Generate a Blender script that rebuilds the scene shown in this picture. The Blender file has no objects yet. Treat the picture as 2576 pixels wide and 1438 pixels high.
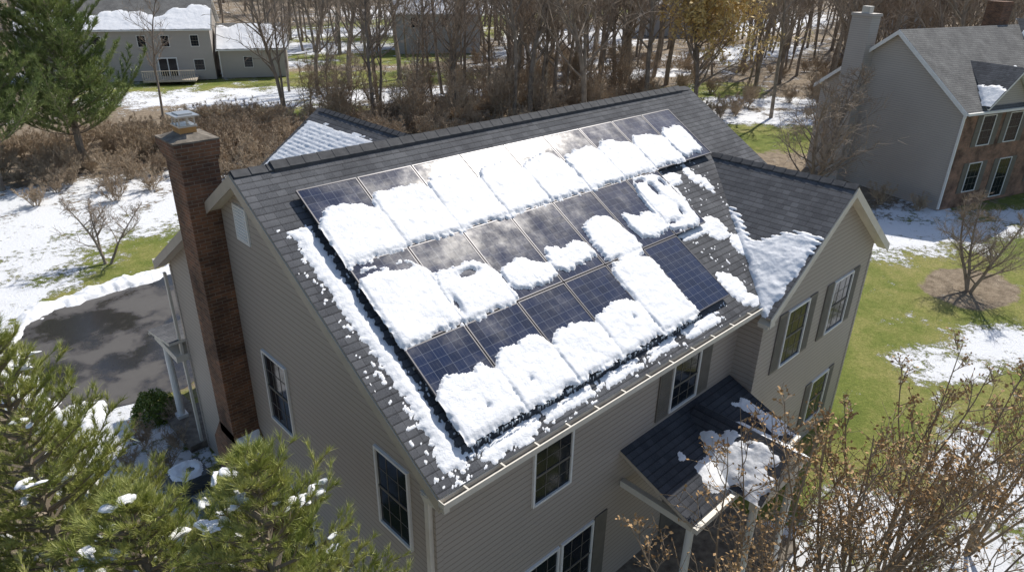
import bpy, bmesh, math, random
import numpy as np
from mathutils import Vector, Matrix
random.seed(7); RNG=np.random.default_rng(7)
scene=bpy.context.scene; COL=scene.collection
rad=math.radians
# ------------------------------------------------------------------ helpers
def empty(name,parent=None,loc=(0,0,0)):
    o=bpy.data.objects.new(name,None); COL.objects.link(o); o.location=loc
    if parent: o.parent=parent
    return o
def obj(name,me,parent=None,mats=None):
    o=bpy.data.objects.new(name,me); COL.objects.link(o)
    if parent: o.parent=parent
    if mats:
        for m in (mats if isinstance(mats,(list,tuple)) else [mats]): me.materials.append(m)
    return o
def mesh(name,verts,faces,uvs=None,smooth=False):
    me=bpy.data.meshes.new(name); me.from_pydata([tuple(v) for v in verts],[],[tuple(f) for f in faces])
    if uvs is not None:
        l=me.uv_layers.new(name="UVMap")
        k=0
        for f in faces:
            for vi in f:
                l.data[k].uv=uvs[vi]; k+=1
    if smooth: me.polygons.foreach_set("use_smooth",[True]*len(me.polygons))
    me.update(); return me
def npmesh(name,V,F,smooth=False):
    V=np.asarray(V,dtype=np.float32); F=np.asarray(F,dtype=np.int32); k=F.shape[1]
    me=bpy.data.meshes.new(name); me.vertices.add(len(V)); me.vertices.foreach_set("co",V.ravel())
    me.loops.add(F.size); me.loops.foreach_set("vertex_index",F.ravel())
    me.polygons.add(len(F)); me.polygons.foreach_set("loop_start",np.arange(0,F.size,k,dtype=np.int32))
    try: me.polygons.foreach_set("loop_total",np.full(len(F),k,dtype=np.int32))
    except Exception: pass
    me.polygons.foreach_set("use_smooth",np.full(len(F),smooth,dtype=bool))
    me.update(calc_edges=True); me.validate(); return me
class MB:
    """mesh builder collecting polygons"""
    def __init__(s): s.v=[]; s.f=[]; s.uv=[]
    def poly(s,pts,uv=None):
        n=len(s.v); s.v+=[tuple(p) for p in pts]; s.uv+= (uv if uv else [(0,0)]*len(pts)); s.f.append(tuple(range(n,n+len(pts))))
    def box(s,x0,x1,y0,y1,z0,z1):
        n=len(s.v); s.v+=[(x0,y0,z0),(x1,y0,z0),(x1,y1,z0),(x0,y1,z0),(x0,y0,z1),(x1,y0,z1),(x1,y1,z1),(x0,y1,z1)]
        s.uv+=[(0,0)]*8
        for f in [(0,3,2,1),(4,5,6,7),(0,1,5,4),(1,2,6,5),(2,3,7,6),(3,0,4,7)]: s.f.append(tuple(n+i for i in f))
    def hexa(s,P):
        n=len(s.v); s.v+=[tuple(p) for p in P]; s.uv+=[(0,0)]*8
        for f in [(0,3,2,1),(4,5,6,7),(0,1,5,4),(1,2,6,5),(2,3,7,6),(3,0,4,7)]: s.f.append(tuple(n+i for i in f))
    def obj(s,name,parent,mat,M=None):
        v=s.v if M is None else [tuple(M@Vector(p)) for p in s.v]
        return obj(name,mesh(name,v,s.f,s.uv),parent,mat)
# noise
_L=np.random.default_rng(3).random((256,256))
def vn(x,y,seed=0):
    x=np.asarray(x,float)+seed*17.37; y=np.asarray(y,float)+seed*9.71
    xi=np.floor(x).astype(int); yi=np.floor(y).astype(int); fx=x-xi; fy=y-yi
    fx=fx*fx*(3-2*fx); fy=fy*fy*(3-2*fy)
    g=lambda a,b:_L[a%256,b%256]
    return (g(xi,yi)*(1-fx)+g(xi+1,yi)*fx)*(1-fy)+(g(xi,yi+1)*(1-fx)+g(xi+1,yi+1)*fx)*fy
def fbm(x,y,o=4,seed=0):
    s=0;a=.5;t=0
    for i in range(o): s=s+a*(vn(x*2**i,y*2**i,seed+i)-.5)*2; t+=a; a*=.5
    return s/t
# materials
def mat(name,base=(.5,.5,.5),rough=.7,metal=0.,spec=None):
    m=bpy.data.materials.new(name); m.use_nodes=True; b=m.node_tree.nodes["Principled BSDF"]
    b.inputs["Base Color"].default_value=(*base,1); b.inputs["Roughness"].default_value=rough; b.inputs["Metallic"].default_value=metal
    if spec is not None: b.inputs["Specular IOR Level"].default_value=spec
    return m
class NT:
    def __init__(s,m): s.m=m; s.t=m.node_tree; s.b=s.t.nodes["Principled BSDF"]
    def n(s,typ,**kw):
        nd=s.t.nodes.new(typ)
        for k,v in kw.items(): setattr(nd,k,v)
        return nd
    def l(s,a,b): s.t.links.new(a,b)
    def math(s,op,a,b=None,c=None):
        nd=s.t.nodes.new('ShaderNodeMath'); nd.operation=op
        for i,v in enumerate([a,b,c]):
            if v is None: continue
            if hasattr(v,'is_output'): s.l(v,nd.inputs[i])
            else: nd.inputs[i].default_value=v
        return nd.outputs[0]
    def ramp(s,fac,stops,interp='LINEAR'):
        nd=s.t.nodes.new('ShaderNodeValToRGB'); nd.color_ramp.interpolation=interp
        e=nd.color_ramp.elements
        while len(e)<len(stops): e.new(.5)
        for i,(p,c) in enumerate(stops): e[i].position=p; e[i].color=(*c,1) if len(c)==3 else c
        s.l(fac,nd.inputs[0]); return nd.outputs[0]
    def mix(s,fac,a,b,mode='MIX'):
        nd=s.t.nodes.new('ShaderNodeMix'); nd.data_type='RGBA'; nd.blend_type=mode
        for i,v in ((0,fac),(6,a),(7,b)):
            if hasattr(v,'is_output'): s.l(v,nd.inputs[i])
            else: nd.inputs[i].default_value=v if i==0 else (*v,1)
        return nd.outputs[2]
    def noise(s,scale,detail=4,vec=None,rough=.55):
        nd=s.t.nodes.new('ShaderNodeTexNoise'); nd.inputs['Scale'].default_value=scale; nd.inputs['Detail'].default_value=detail; nd.inputs['Roughness'].default_value=rough
        if vec is not None: s.l(vec,nd.inputs['Vector'])
        return nd.outputs[0]
    def pos(s): return s.t.nodes.new('ShaderNodeNewGeometry').outputs['Position']
    def bump(s,h,strength=.5,dist=.02):
        nd=s.t.nodes.new('ShaderNodeBump'); nd.inputs['Strength'].default_value=strength; nd.inputs['Distance'].default_value=dist
        s.l(h,nd.inputs['Height']); s.l(nd.outputs[0],s.b.inputs['Normal'])
    def col(s,c): s.l(c,s.b.inputs['Base Color'])
def varied(name,c1,c2,scale=5,rough=.75,bump=0,bd=.01,spec=None):
    m=mat(name,c1,rough,spec=spec); t=NT(m); p=t.pos(); f=t.noise(scale,5,p)
    t.col(t.ramp(f,[(.3,c1),(.7,c2)]))
    if bump: t.bump(t.noise(scale*4,4,p),bump,bd)
    return m
M_snow=mat("snow",(.86,.88,.9),.6); t=NT(M_snow); p=t.pos()
t.col(t.ramp(t.noise(9,5,p),[(.3,(.78,.80,.83)),(.65,(.87,.88,.90))]))
h=t.math('ADD',t.noise(9,6,p,.62),t.math('MULTIPLY',t.noise(50,3,p),.25)); t.bump(h,.6,.028)
def siding(name,c):
    m=mat(name,c,.55); t=NT(m); p=t.pos(); sx=t.n('ShaderNodeSeparateXYZ'); t.l(p,sx.inputs[0])
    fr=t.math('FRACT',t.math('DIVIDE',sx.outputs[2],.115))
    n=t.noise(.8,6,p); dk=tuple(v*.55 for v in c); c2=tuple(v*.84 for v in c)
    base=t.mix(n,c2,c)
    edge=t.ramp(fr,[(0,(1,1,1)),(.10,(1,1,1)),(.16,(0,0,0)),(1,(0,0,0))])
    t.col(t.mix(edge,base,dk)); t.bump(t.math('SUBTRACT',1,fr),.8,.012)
    return m
M_side=siding("vinyl_siding",(.43,.38,.33))
M_side2=siding("vinyl_siding_neighbour",(.46,.42,.38))
M_side3=siding("vinyl_siding_pale",(.46,.46,.46))
def shingle(name,a,b,c,row=.55):
    m=mat(name,a,.9,spec=.2); t=NT(m); uv=t.n('ShaderNodeUVMap').outputs[0]
    br=t.n('ShaderNodeTexBrick'); t.l(uv,br.inputs['Vector'])
    br.inputs['Scale'].default_value=1; br.inputs['Brick Width'].default_value=.17; br.inputs['Row Height'].default_value=.14; br.inputs['Mortar Size'].default_value=.004; br.inputs['Mortar Smooth'].default_value=.3
    br.inputs['Color1'].default_value=(*a,1); br.inputs['Color2'].default_value=(*b,1); br.inputs['Mortar'].default_value=(.025,.026,.028,1); br.inputs['Bias'].default_value=-.1
    br.offset=.37; br.offset_frequency=2; br.squash=1.6; br.squash_frequency=3
    n=t.noise(45,5,uv,.7); n2=t.noise(1.0,8,uv,.65)
    cc=t.mix(t.ramp(n,[(.38,(0,0,0)),(.75,(.75,.75,.75))]),br.outputs[0],c)
    cc=t.mix(1.0,cc,t.ramp(n2,[(.3,(.65,.65,.67)),(.7,(1.2,1.2,1.2))]),'MULTIPLY')
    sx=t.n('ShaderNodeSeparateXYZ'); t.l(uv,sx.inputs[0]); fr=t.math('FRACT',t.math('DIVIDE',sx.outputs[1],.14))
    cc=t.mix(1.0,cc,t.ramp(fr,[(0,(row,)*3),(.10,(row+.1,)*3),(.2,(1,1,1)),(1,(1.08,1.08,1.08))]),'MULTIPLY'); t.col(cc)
    hh=t.math('ADD',t.math('MULTIPLY',fr,-.6),t.math('MULTIPLY',br.outputs['Fac'],-.5)); hh=t.math('ADD',hh,t.math('MULTIPLY',n,.5))
    t.bump(hh,.6,.014); return m
M_sh=shingle("asphalt_shingle",(.062,.065,.072),(.12,.123,.131),(.16,.165,.175))
M_sh2=shingle("asphalt_shingle_neighbour",(.14,.138,.132),(.19,.188,.18),(.24,.24,.23))
def brickmat(name,a,b,mo):
    m=mat(name,a,.85); t=NT(m); p=t.pos(); sx=t.n('ShaderNodeSeparateXYZ'); t.l(p,sx.inputs[0])
    cb=t.n('ShaderNodeCombineXYZ'); t.l(t.math('ADD',sx.outputs[0],sx.outputs[1]),cb.inputs[0]); t.l(sx.outputs[2],cb.inputs[1])
    br=t.n('ShaderNodeTexBrick'); t.l(cb.outputs[0],br.inputs['Vector']); br.inputs['Scale'].default_value=1; br.inputs['Brick Width'].default_value=.2; br.inputs['Row Height'].default_value=.068; br.inputs['Mortar Size'].default_value=.006
    br.inputs['Color1'].default_value=(*a,1); br.inputs['Color2'].default_value=(*b,1); br.inputs['Mortar'].default_value=(*mo,1)
    n=t.noise(1.6,6,p,.65); t.col(t.mix(1,br.outputs[0],t.ramp(n,[(.3,(.3,.28,.28)),(.5,(.85,.85,.85)),(.7,(1.35,1.25,1.2))]),'MULTIPLY'))
    t.bump(t.math('MULTIPLY',br.outputs['Fac'],-1),.7,.012); return m
M_brick=brickmat("brick",(.24,.115,.062),(.12,.062,.04),(.25,.2,.15))
M_brickF=brickmat("brick_facade",(.32,.18,.12),(.26,.14,.09),(.27,.22,.18))
M_trim=varied("painted_trim",(.72,.68,.6),(.62,.58,.5),3,.5)
M_beige=varied("beige_trim",(.5,.44,.36),(.42,.37,.3),3,.6)
M_white=varied("white_vinyl",(.8,.8,.78),(.72,.72,.7),4,.45)
M_shut=varied("shutter_paint",(.17,.155,.135),(.13,.12,.1),6,.6)
M_glass=mat("window_glass",(.012,.016,.022),.08,spec=.25)
M_conc=varied("weathered_concrete",(.25,.22,.18),(.10,.085,.07),6,.9,.5,.02)
M_metal=mat("galvanized_metal",(.55,.55,.54),.38,.8)
M_clay=varied("clay_flue",(.42,.22,.08),(.5,.28,.1),8,.8)
M_bark=varied("bark",(.15,.12,.095),(.34,.285,.225),2,.9,.4,.02)
M_twig=varied("twigs",(.24,.19,.145),(.42,.34,.265),.4,.9)
M_budtw=varied("young_bark",(.20,.15,.10),(.34,.27,.19),3,.8)
M_brush=varied("dry_brush",(.28,.21,.145),(.50,.40,.285),.35,.9)
M_bud=varied("buds",(.32,.18,.07),(.56,.36,.16),8,.7)
M_gold=varied("golden_leaves",(.52,.38,.13),(.74,.57,.26),1.2,.7)
def needlemat(name,a,b,s):
    m=mat(name,a,.45,spec=.35); t=NT(m); t.col(t.ramp(t.noise(s,4,t.pos()),[(.3,a),(.7,b)])); return m
M_needle=needlemat("pine_needles",(.26,.31,.08),(.52,.52,.18),2.5)
M_needleD=needlemat("pine_needles_far",(.11,.17,.055),(.34,.39,.13),.8)
M_green=needlemat("boxwood_leaves",(.09,.14,.025),(.2,.25,.055),5)
# ------------------------------------------------------------------ camera
yaw,pitch,roll,fpx=.8058,.4471,.0165,1738.3
ZR=8.71
f=Vector((math.cos(yaw)*math.cos(pitch),math.sin(yaw)*math.cos(pitch),-math.sin(pitch)))
r=Vector((math.sin(yaw),-math.cos(yaw),0)); u=r.cross(f)
r2=r*math.cos(roll)+u*math.sin(roll); u2=-r*math.sin(roll)+u*math.cos(roll)
cam=bpy.data.cameras.new("camera"); co=bpy.data.objects.new("camera",cam); COL.objects.link(co)
cam.sensor_width=36; cam.lens=fpx/2576*36; cam.clip_end=3000
M=Matrix((r2,u2,-f)).transposed().to_4x4(); M.translation=Vector((-4.1781,-10.9934,ZR+3.2594)); co.matrix_world=M
scene.camera=co
# ------------------------------------------------------------------ light
SAZ,SEL=rad(14),rad(47)
sv=Vector((math.cos(SAZ)*math.cos(SEL),math.sin(SAZ)*math.cos(SEL),math.sin(SEL)))
w=bpy.data.worlds.new("World"); scene.world=w; w.use_nodes=True; nt=w.node_tree
sky=nt.nodes.new('ShaderNodeTexSky'); sky.sky_type='NISHITA'; sky.sun_disc=False; sky.sun_elevation=SEL; sky.sun_rotation=math.pi/2-SAZ
bg=nt.nodes['Background']; bg.inputs[1].default_value=.125; nt.links.new(sky.outputs[0],bg.inputs[0])
sd=bpy.data.lights.new("sun",'SUN'); sd.energy=4.9; sd.angle=rad(.53); sd.color=(1,.94,.85)
so=bpy.data.objects.new("sun",sd); COL.objects.link(so); so.rotation_euler=sv.to_track_quat('Z','Y').to_euler(); so.location=(20,5,40)
scene.view_settings.view_transform='Standard'; scene.view_settings.look='None'; scene.view_settings.exposure=0
# ------------------------------------------------------------------ ground
def axis(lo,hi,flo,fhi,fine,growth=1.12):
    a=list(np.arange(flo,fhi,fine)); s=fine; x=a[-1]
    while x<hi: s*=growth; x+=s; a.append(x)
    s=fine; x=flo; b=[]
    while x>lo: s*=growth; x-=s; b.append(x)
    return np.array(b[::-1]+a)
gx=axis(-500,900,-12,70,.4,1.1); gy=axis(-300,900,-16,75,.4,1.1)
X,Y=np.meshgrid(gx,gy,indexing='ij')
def ell(cx,cy,rx,ry,rot=0):
    c,s=math.cos(rad(rot)),math.sin(rad(rot)); dx=X-cx; dy=Y-cy
    a=(dx*c+dy*s)/rx; b=(-dx*s+dy*c)/ry; return 1-np.sqrt(a*a+b*b)
snow=np.where(np.hypot(X+4,Y+11)>62,-.45,-.8); grass=np.full(X.shape,-.8)
def add(arr,e,lo=-1,hi=.6): np.maximum(arr,np.clip(e*1.5,lo,hi),out=arr)
for e in [(3,28,10,5.5,-10),(-2,24,5,5,0),(1,31,8,3,0),(-1.3,6.2,1.8,3.6,0),(-2,2.5,2,2,0),(10,24,6,4,0),(-3,19,3,3,0),
          (24,50,16,5,-35),(36,44,7,3,-30),(45,80,14,7,-30),(60,95,22,8,-20),(52,16,9,3.5,-50),(58,19,8,3,-40),
          (33.5,-1.8,4,2.8,0),(31,-1,4,2.2,0),(38,-4.6,3,1.2,0),(21.8,-7.5,3.6,1.3,-20),(25,-9.5,3,1.3,0),(9.0,-7.9,2.8,1.4,-10),(12.8,-11,4,1.8,0),(8,-10,2,1,0),(15,-8.6,1.6,.7,0),
          (30,68,9,4,0),(75,60,18,7,10),(90,40,18,6,0),(110,120,40,16,0),(90,70,20,8,0),(45,100,10,8,0),(15,75,12,5,0),(130,60,30,10,0),(60,50,10,4,-30),(62,38,10,3,-30)]:
    add(snow,ell(*e))
for e in [(4,22,9,4,0),(-2,18,6,6,0),(28,57,22,7,-25),(45,68,14,8,-30),(22,44,8,4,-20),(45,13,10,5,-40),(26,-6,17,7,0),(14,-9,14,6,0),(-1,4,3,6,0),(58,26,8,5,0),(60,84,25,12,0),(100,100,60,14,0),(45,-8,20,6,0),(30,-14,20,7,0),(20,-2,9,5,0)]:
    np.maximum(grass,np.clip(ell(*e)*1.7,-1,1.2),out=grass)
np.minimum(grass,-np.clip(ell(27,-5.5,2.2,1.6)*3,-3,1.5),out=grass)
Z=fbm(X*.15,Y*.15,3,5)*.12*np.clip((np.hypot(X-6,Y-2)-14)/10,0,1)
Z+=np.clip((np.hypot(X,Y)-120)/300,0,1)*6
nx,ny=X.shape
V=np.stack([X,Y,Z],-1).reshape(-1,3); I=np.arange(nx*ny).reshape(nx,ny)
F=np.stack([I[:-1,:-1],I[1:,:-1],I[1:,1:],I[:-1,1:]],-1).reshape(-1,4)
gm=npmesh("ground",V,F,True)
for nme,arr in (("snow",snow),("grass",grass)):
    at=gm.attributes.new(nme,'FLOAT','POINT'); at.data.foreach_set("value",arr.ravel().astype(np.float32))
M_gr=mat("ground_cover",(.2,.15,.1),.95,spec=.2); t=NT(M_gr); p=t.pos()
a_s=t.n('ShaderNodeAttribute',attribute_name="snow").outputs['Fac']; a_g=t.n('ShaderNodeAttribute',attribute_name="grass").outputs['Fac']
lit=t.ramp(t.noise(2.5,8,p,.75),[(.32,(.13,.10,.07)),(.5,(.25,.20,.145)),(.7,(.38,.315,.235))])
gr=t.ramp(t.noise(.22,12,p,.82),[(.36,(.12,.165,.03)),(.46,(.21,.245,.055)),(.55,(.35,.33,.11)),(.66,(.44,.37,.18))])
gr=t.mix(t.ramp(t.noise(9,10,p,.9),[(.40,(0,0,0)),(.62,(.8,.8,.8))]),gr,(.075,.10,.02))
gm_=t.math('ADD',a_g,t.math('MULTIPLY',t.math('SUBTRACT',t.noise(.6,8,p,.75),.5),2.4))
base=t.mix(t.ramp(gm_,[(0,(0,0,0)),(.25,(1,1,1))]),lit,gr)
sm=t.math('ADD',a_s,t.math('MULTIPLY',t.math('SUBTRACT',t.noise(.5,6,p,.6),.5),3.6))
sm=t.math('ADD',sm,t.math('MULTIPLY',t.math('SUBTRACT',t.noise(3.5,10,p,.85),.5),5.0))
smk=t.ramp(sm,[(.0,(0,0,0)),(.22,(1,1,1))])
t.col(t.mix(smk,base,(.80,.82,.85)))
t.bump(t.math('ADD',t.math('MULTIPLY',smk,.8),t.math('MULTIPLY',t.noise(10,8,p,.8),1.)),.8,.08)
obj("ground",gm,None,M_gr)
# driveway
M_asph=mat("wet_asphalt",(.05,.05,.052),.6); t=NT(M_asph); p=t.pos(); n=t.noise(.38,6,p,.6)
t.col(t.mix(t.ramp(t.noise(60,3,p),[(.4,(0,0,0)),(.8,(.4,.4,.4))]),t.ramp(n,[(.44,(.022,.021,.022)),(.5,(.055,.05,.048)),(.54,(.085,.08,.076)),(.7,(.10,.095,.09))]),(.12,.115,.11)))
t.l(t.ramp(n,[(.46,(.08,)*3),(.53,(.7,)*3)]),t.b.inputs['Roughness']); t.bump(t.noise(80,3,p),.3,.003)
dv=[(-2.6,9.4),(-1.6,8.9),(-.6,8.6),(.8,8.4),(2.5,9.4),(3.4,9.4),(14,9.6),(22,12),(24,18),(12,18.3),(6,17.9),(3.2,17.5),(.6,17.2),(-1.0,17.0),(-2.4,15.6),(-3.1,13.5),(-3.0,11)]
b=MB(); b.poly([(x,y,.012) for x,y in dv]); b.obj("driveway",None,M_asph)
# ------------------------------------------------------------------ snow heightfield
def snowfield(name,O,U,Vv,N,u0,u1,v0,v1,res,field,hmax,parent,k=.07,hn=.5,mic=.012,material=None):
    us=np.arange(u0,u1+res,res); vs=np.arange(v0,v1+res,res)
    A,B=np.meshgrid(us,vs,indexing='ij')
    d,dip=field(A,B)
    h=hmax*(1-np.exp(-np.clip(d,0,9)/k))*(1+hn*fbm(A*2.2,B*2.2,3,11))*(1-dip)+fbm(A*9,B*9,2,8)*mic*np.clip(d/.1,0,1)
    h=np.maximum(h,.004); h[d<=0]=-.004
    n0,n1=A.shape; I=np.arange(n0*n1).reshape(n0,n1)
    O,U,Vv,N=map(np.array,(O,U,Vv,N))
    P=O+A[...,None]*U+B[...,None]*Vv+h[...,None]*N
    keep=((d[:-1,:-1]>0)|(d[1:,:-1]>0)|(d[1:,1:]>0)|(d[:-1,1:]>0))
    F=np.stack([I[:-1,:-1],I[1:,:-1],I[1:,1:],I[:-1,1:]],-1)[keep]
    if len(F)==0: return
    if np.dot(np.cross(U,Vv),N)<0: F=F[:,::-1]
    used=np.unique(F); mp=np.zeros(n0*n1,int); mp[used]=np.arange(len(used))
    me=npmesh(name,P.reshape(-1,3)[used],mp[F],True); return obj(name,me,parent,material or M_snow)
def roofslab(name,P,UVs,n,th,parent,ms,me_):
    n=Vector(n).normalized(); top=[Vector(p) for p in P]; bot=[p-n*th for p in top]; k=len(P)
    b=MB(); b.poly(top,UVs); b.obj(name,parent,ms)
    b=MB(); b.poly([p-n*.003 for p in bot][::-1])
    for i in range(k):
        j=(i+1)%k; b.poly([top[i]-n*.002,bot[i],bot[j],top[j]-n*.002])
    b.obj(name+"_edge",parent,me_)
def window(parent,ax,wall,a0,a1,z0,z1,shut=0,M4=None,grid=(3,2),name="window",tm=None,simple=False):
    tm=tm or M_white
    def bx(b,a,c,d0,d1,zz0,zz1):
        if ax=='x': b.box(wall-d1,wall-d0,a,c,zz0,zz1)
        else: b.box(a,c,wall-d1,wall-d0,zz0,zz1)
    fr=MB(); w_=.045
    bx(fr,a0,a0+w_,.0,.045,z0,z1); bx(fr,a1-w_,a1,.0,.045,z0,z1); bx(fr,a0+w_,a1-w_,0,.045,z1-w_,z1); bx(fr,a0+w_,a1-w_,0,.05,z0,z0+w_)
    mz=(z0+z1)/2
    fr.obj(name+"_frame",parent,tm,M4)
    mr=MB(); bx(mr,a0+w_,a1-w_,0,.028,mz-.02,mz+.02); mr.obj(name+"_meeting_rail",parent,M_shut,M4)
    if not simple:
        mu=MB()
        for (s0,s1) in ((z0+w_,mz-.02),(mz+.02,z1-w_)):
            for i in range(1,grid[0]):
                a=a0+(a1-a0)*i/grid[0]; bx(mu,a-.006,a+.006,.012,.018,s0,s1)
            zz=(s0+s1)/2; bx(mu,a0+w_,a1-w_,.0125,.0175,zz-.006,zz+.006)
        mu.obj(name+"_muntins",parent,M_shut,M4)
    gl=MB(); bx(gl,a0+.02,a1-.02,-.02,.012,z0+.02,z1-.02); gl.obj(name+"_glass",parent,M_glass,M4)
    if shut:
        for s in ((a0-shut-.03,a0-.03),(a1+.03,a1+.03+shut)):
            b=MB(); bx(b,s[0],s[1],0,.03,z0-.02,z1+.02)
            for k in range(int((z1-z0)/.06)):
                zz=z0+.04+k*.06
                if zz<z1-.06: bx(b,s[0]+.04,s[1]-.04,.03,.038,zz,zz+.03)
            b.obj("shutter",parent,M_shut,M4)
# ------------------------------------------------------------------ main house
H=empty("suburban_house"); T=.6032; th=math.atan(T); cs,sn=math.cos(th),math.sin(th)
L=13.06; S=6.22; Sb=6.4
yw,yb=-4.88,5.22; xa,xb=.25,12.8
def rz(y): return ZR-abs(y)*T
b=MB(); dz=.17
G=[(yw,0),(yb,0),(yb,rz(yb)-dz),(0,ZR-dz),(yw,rz(yw)-dz)]
b.poly([(xa,y,z) for y,z in G][::-1]); b.poly([(xb,y,z) for y,z in G])
for i in (1,4):
    j=(i+1)%5; b.poly([(xa,*G[i]),(xa,*G[j]),(xb,*G[j]),(xb,*G[i])])
b.obj("walls",H,M_side)
N1=(0,-sn,cs); N2=(0,sn,cs)
roofslab("roof_front",[(0,0,ZR),(0,-S*cs,ZR-S*sn),(L,-S*cs,ZR-S*sn),(L,0,ZR)],[(0,0),(0,-S),(L,-S),(L,0)],N1,.1,H,M_sh,M_beige)
roofslab("roof_back",[(0,0,ZR-.001),(L,0,ZR-.001),(L,Sb*cs,ZR-Sb*sn),(0,Sb*cs,ZR-Sb*sn)],[(0,0),(L,0),(L,-Sb),(0,-Sb)],N2,.1,H,M_sh,M_beige)
M_cap=varied("ridge_shingle",(.045,.047,.052),(.085,.087,.092),6,.9,.5,.01)
b=MB(); x=0.02
while x<L-.3:
    for sg in (-1,1):
        q=.15
        b.hexa([(x,0,ZR+.02),(x,sg*q*cs,ZR-q*sn+.012),(x+.32,sg*q*cs,ZR-q*sn+.004),(x+.32,0,ZR+.008),(x,0,ZR+.045),(x,sg*q*cs,ZR-q*sn+.035),(x+.32,sg*q*cs,ZR-q*sn+.02),(x+.32,0,ZR+.03)])
    x+=.30
b.obj("ridge_caps",H,M_cap)
b=MB(); x=.7
while x<L-.5:
    for sg in (-1,1):
        q=.17; b.hexa([(x,0,ZR+.0),(x,sg*q*cs,ZR-q*sn+.0),(x+.29,sg*q*cs,ZR-q*sn),(x+.29,0,ZR),(x,0,ZR+.085),(x,sg*q*cs,ZR-q*sn+.065),(x+.29,sg*q*cs,ZR-q*sn+.058),(x+.29,0,ZR+.078)])
    x+=.29
b.obj("ridge_vent",H,M_cap)
def rake(b,x0,x1,ya,za,yb_,zb,d0,d1):
    b.hexa([(x0,ya,za-d1),(x1,ya,za-d1),(x1,yb_,zb-d1),(x0,yb_,zb-d1),(x0,ya,za-d0),(x1,ya,za-d0),(x1,yb_,zb-d0),(x0,yb_,zb-d0)])
b=MB()
rake(b,-.022,.0-.002,0,ZR,-S*cs,ZR-S*sn,.03,.24); rake(b,-.022,-.002,Sb*cs,ZR-Sb*sn,0,ZR,.03,.24)
rake(b,L+.002,L+.022,0,ZR,-S*cs,ZR-S*sn,.03,.24)
b.obj("rake_boards",H,M_beige)
b=MB(); rake(b,0,xa,0,ZR-.19,-S*cs,ZR-S*sn-.19,.0,.015); rake(b,0,xa,Sb*cs,ZR-Sb*sn-.19,0,ZR-.19,0,.015)
rake(b,xa-.02,xa-.001,0,ZR-.2,yw,rz(yw)-.2,0,.16)
b.obj("soffit",H,M_trim)
ey=-S*cs; ez=ZR-S*sn
b=MB(); b.box(0,8.6,ey+.02,yw-.002,ez-.16,ez-.145); b.box(0,8.4,ey-.0,ey+.018,ez-.16,ez-.02); b.obj("eave_fascia",H,M_trim)
b=MB(); gx1=8.3
b.box(-.02,gx1,ey-.12,ey-.108,ez-.12,ez-.005); b.box(-.02,gx1,ey-.108,ey-.002,ez-.12,ez-.108); b.box(-.02,-.008,ey-.108,ey-.002,ez-.108,ez-.005)
b.box(-.02,gx1,ey-.135,ey-.12,ez-.02,ez)
for k in range(12): b.box(.4+k*.68,.43+k*.68,ey-.108,ey-.002,ez-.02,ez-.012)
b.obj("gutter",H,M_trim)
b=MB(); b.box(-.02,gx1,ey-.107,ey-.003,ez-.106,ez-.1); b.obj("gutter_debris",H,M_shut)
b=MB(); b.hexa([(.0,ey-.1,ez-.2),(.09,ey-.1,ez-.2),(.16,yw+.06,ez-.42),(.1,yw+.06,ez-.46),(.0,ey-.1,ez-.1),(.09,ey-.1,ez-.1),(.22,yw+.14,ez-.36),(.1,yw+.14,ez-.36)])
b.box(xa-.09,xa-.015,yw+.05,yw+.14,.2,ez-.38); b.obj("downspout",H,M_trim)
b=MB(); b.box(xa-.014,xa+.1,yw-.014,yw-.001,0,5.4); b.box(xa-.014,xa-.001,yw,yw+.11,0,5.4); b.box(xa-.014,xa-.001,yb-.1,yb,0,5.3)
b.box(xa-.014,xa+.1,yb,yb+.014,0,5.3); b.obj("corner_boards",H,M_side)
b=MB(); b.box(.1,.16,yb+.05,yb+.14,.2,5.1); b.box(0,L,Sb*cs,Sb*cs+.12,ZR-Sb*sn-.12,ZR-Sb*sn-.01); b.obj("back_gutter",H,M_trim)
for (a0,a1,z0,z1) in ((-.5,.46,3.55,5.13),(-4.28,-3.38,3.58,5.13),(-.8,.22,.5,2.08),(-4.1,-3.3,.5,2.0)): window(H,'x',xa,a0,a1,z0,z1)
b=MB(); b.box(xa-.03,xa,.2,.72,7.3,7.98); 
for k in range(10): b.box(xa-.045,xa-.03,.25,.67,7.36+k*.06,7.39+k*.06)
b.obj("gable_vent",H,M_white)
window(H,'y',yw,2.22,3.18,3.62,4.82); window(H,'y',yw,6.1,7.08,3.65,4.8,.4)
window(H,'y',yw,2.1,2.98,.6,2.22); window(H,'y',yw,3.04,3.95,.6,2.22); 
b=MB(); b.box(4.0,4.35,yw-.03,yw,.55,2.25); b.obj("shutter",H,M_shut)
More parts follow.
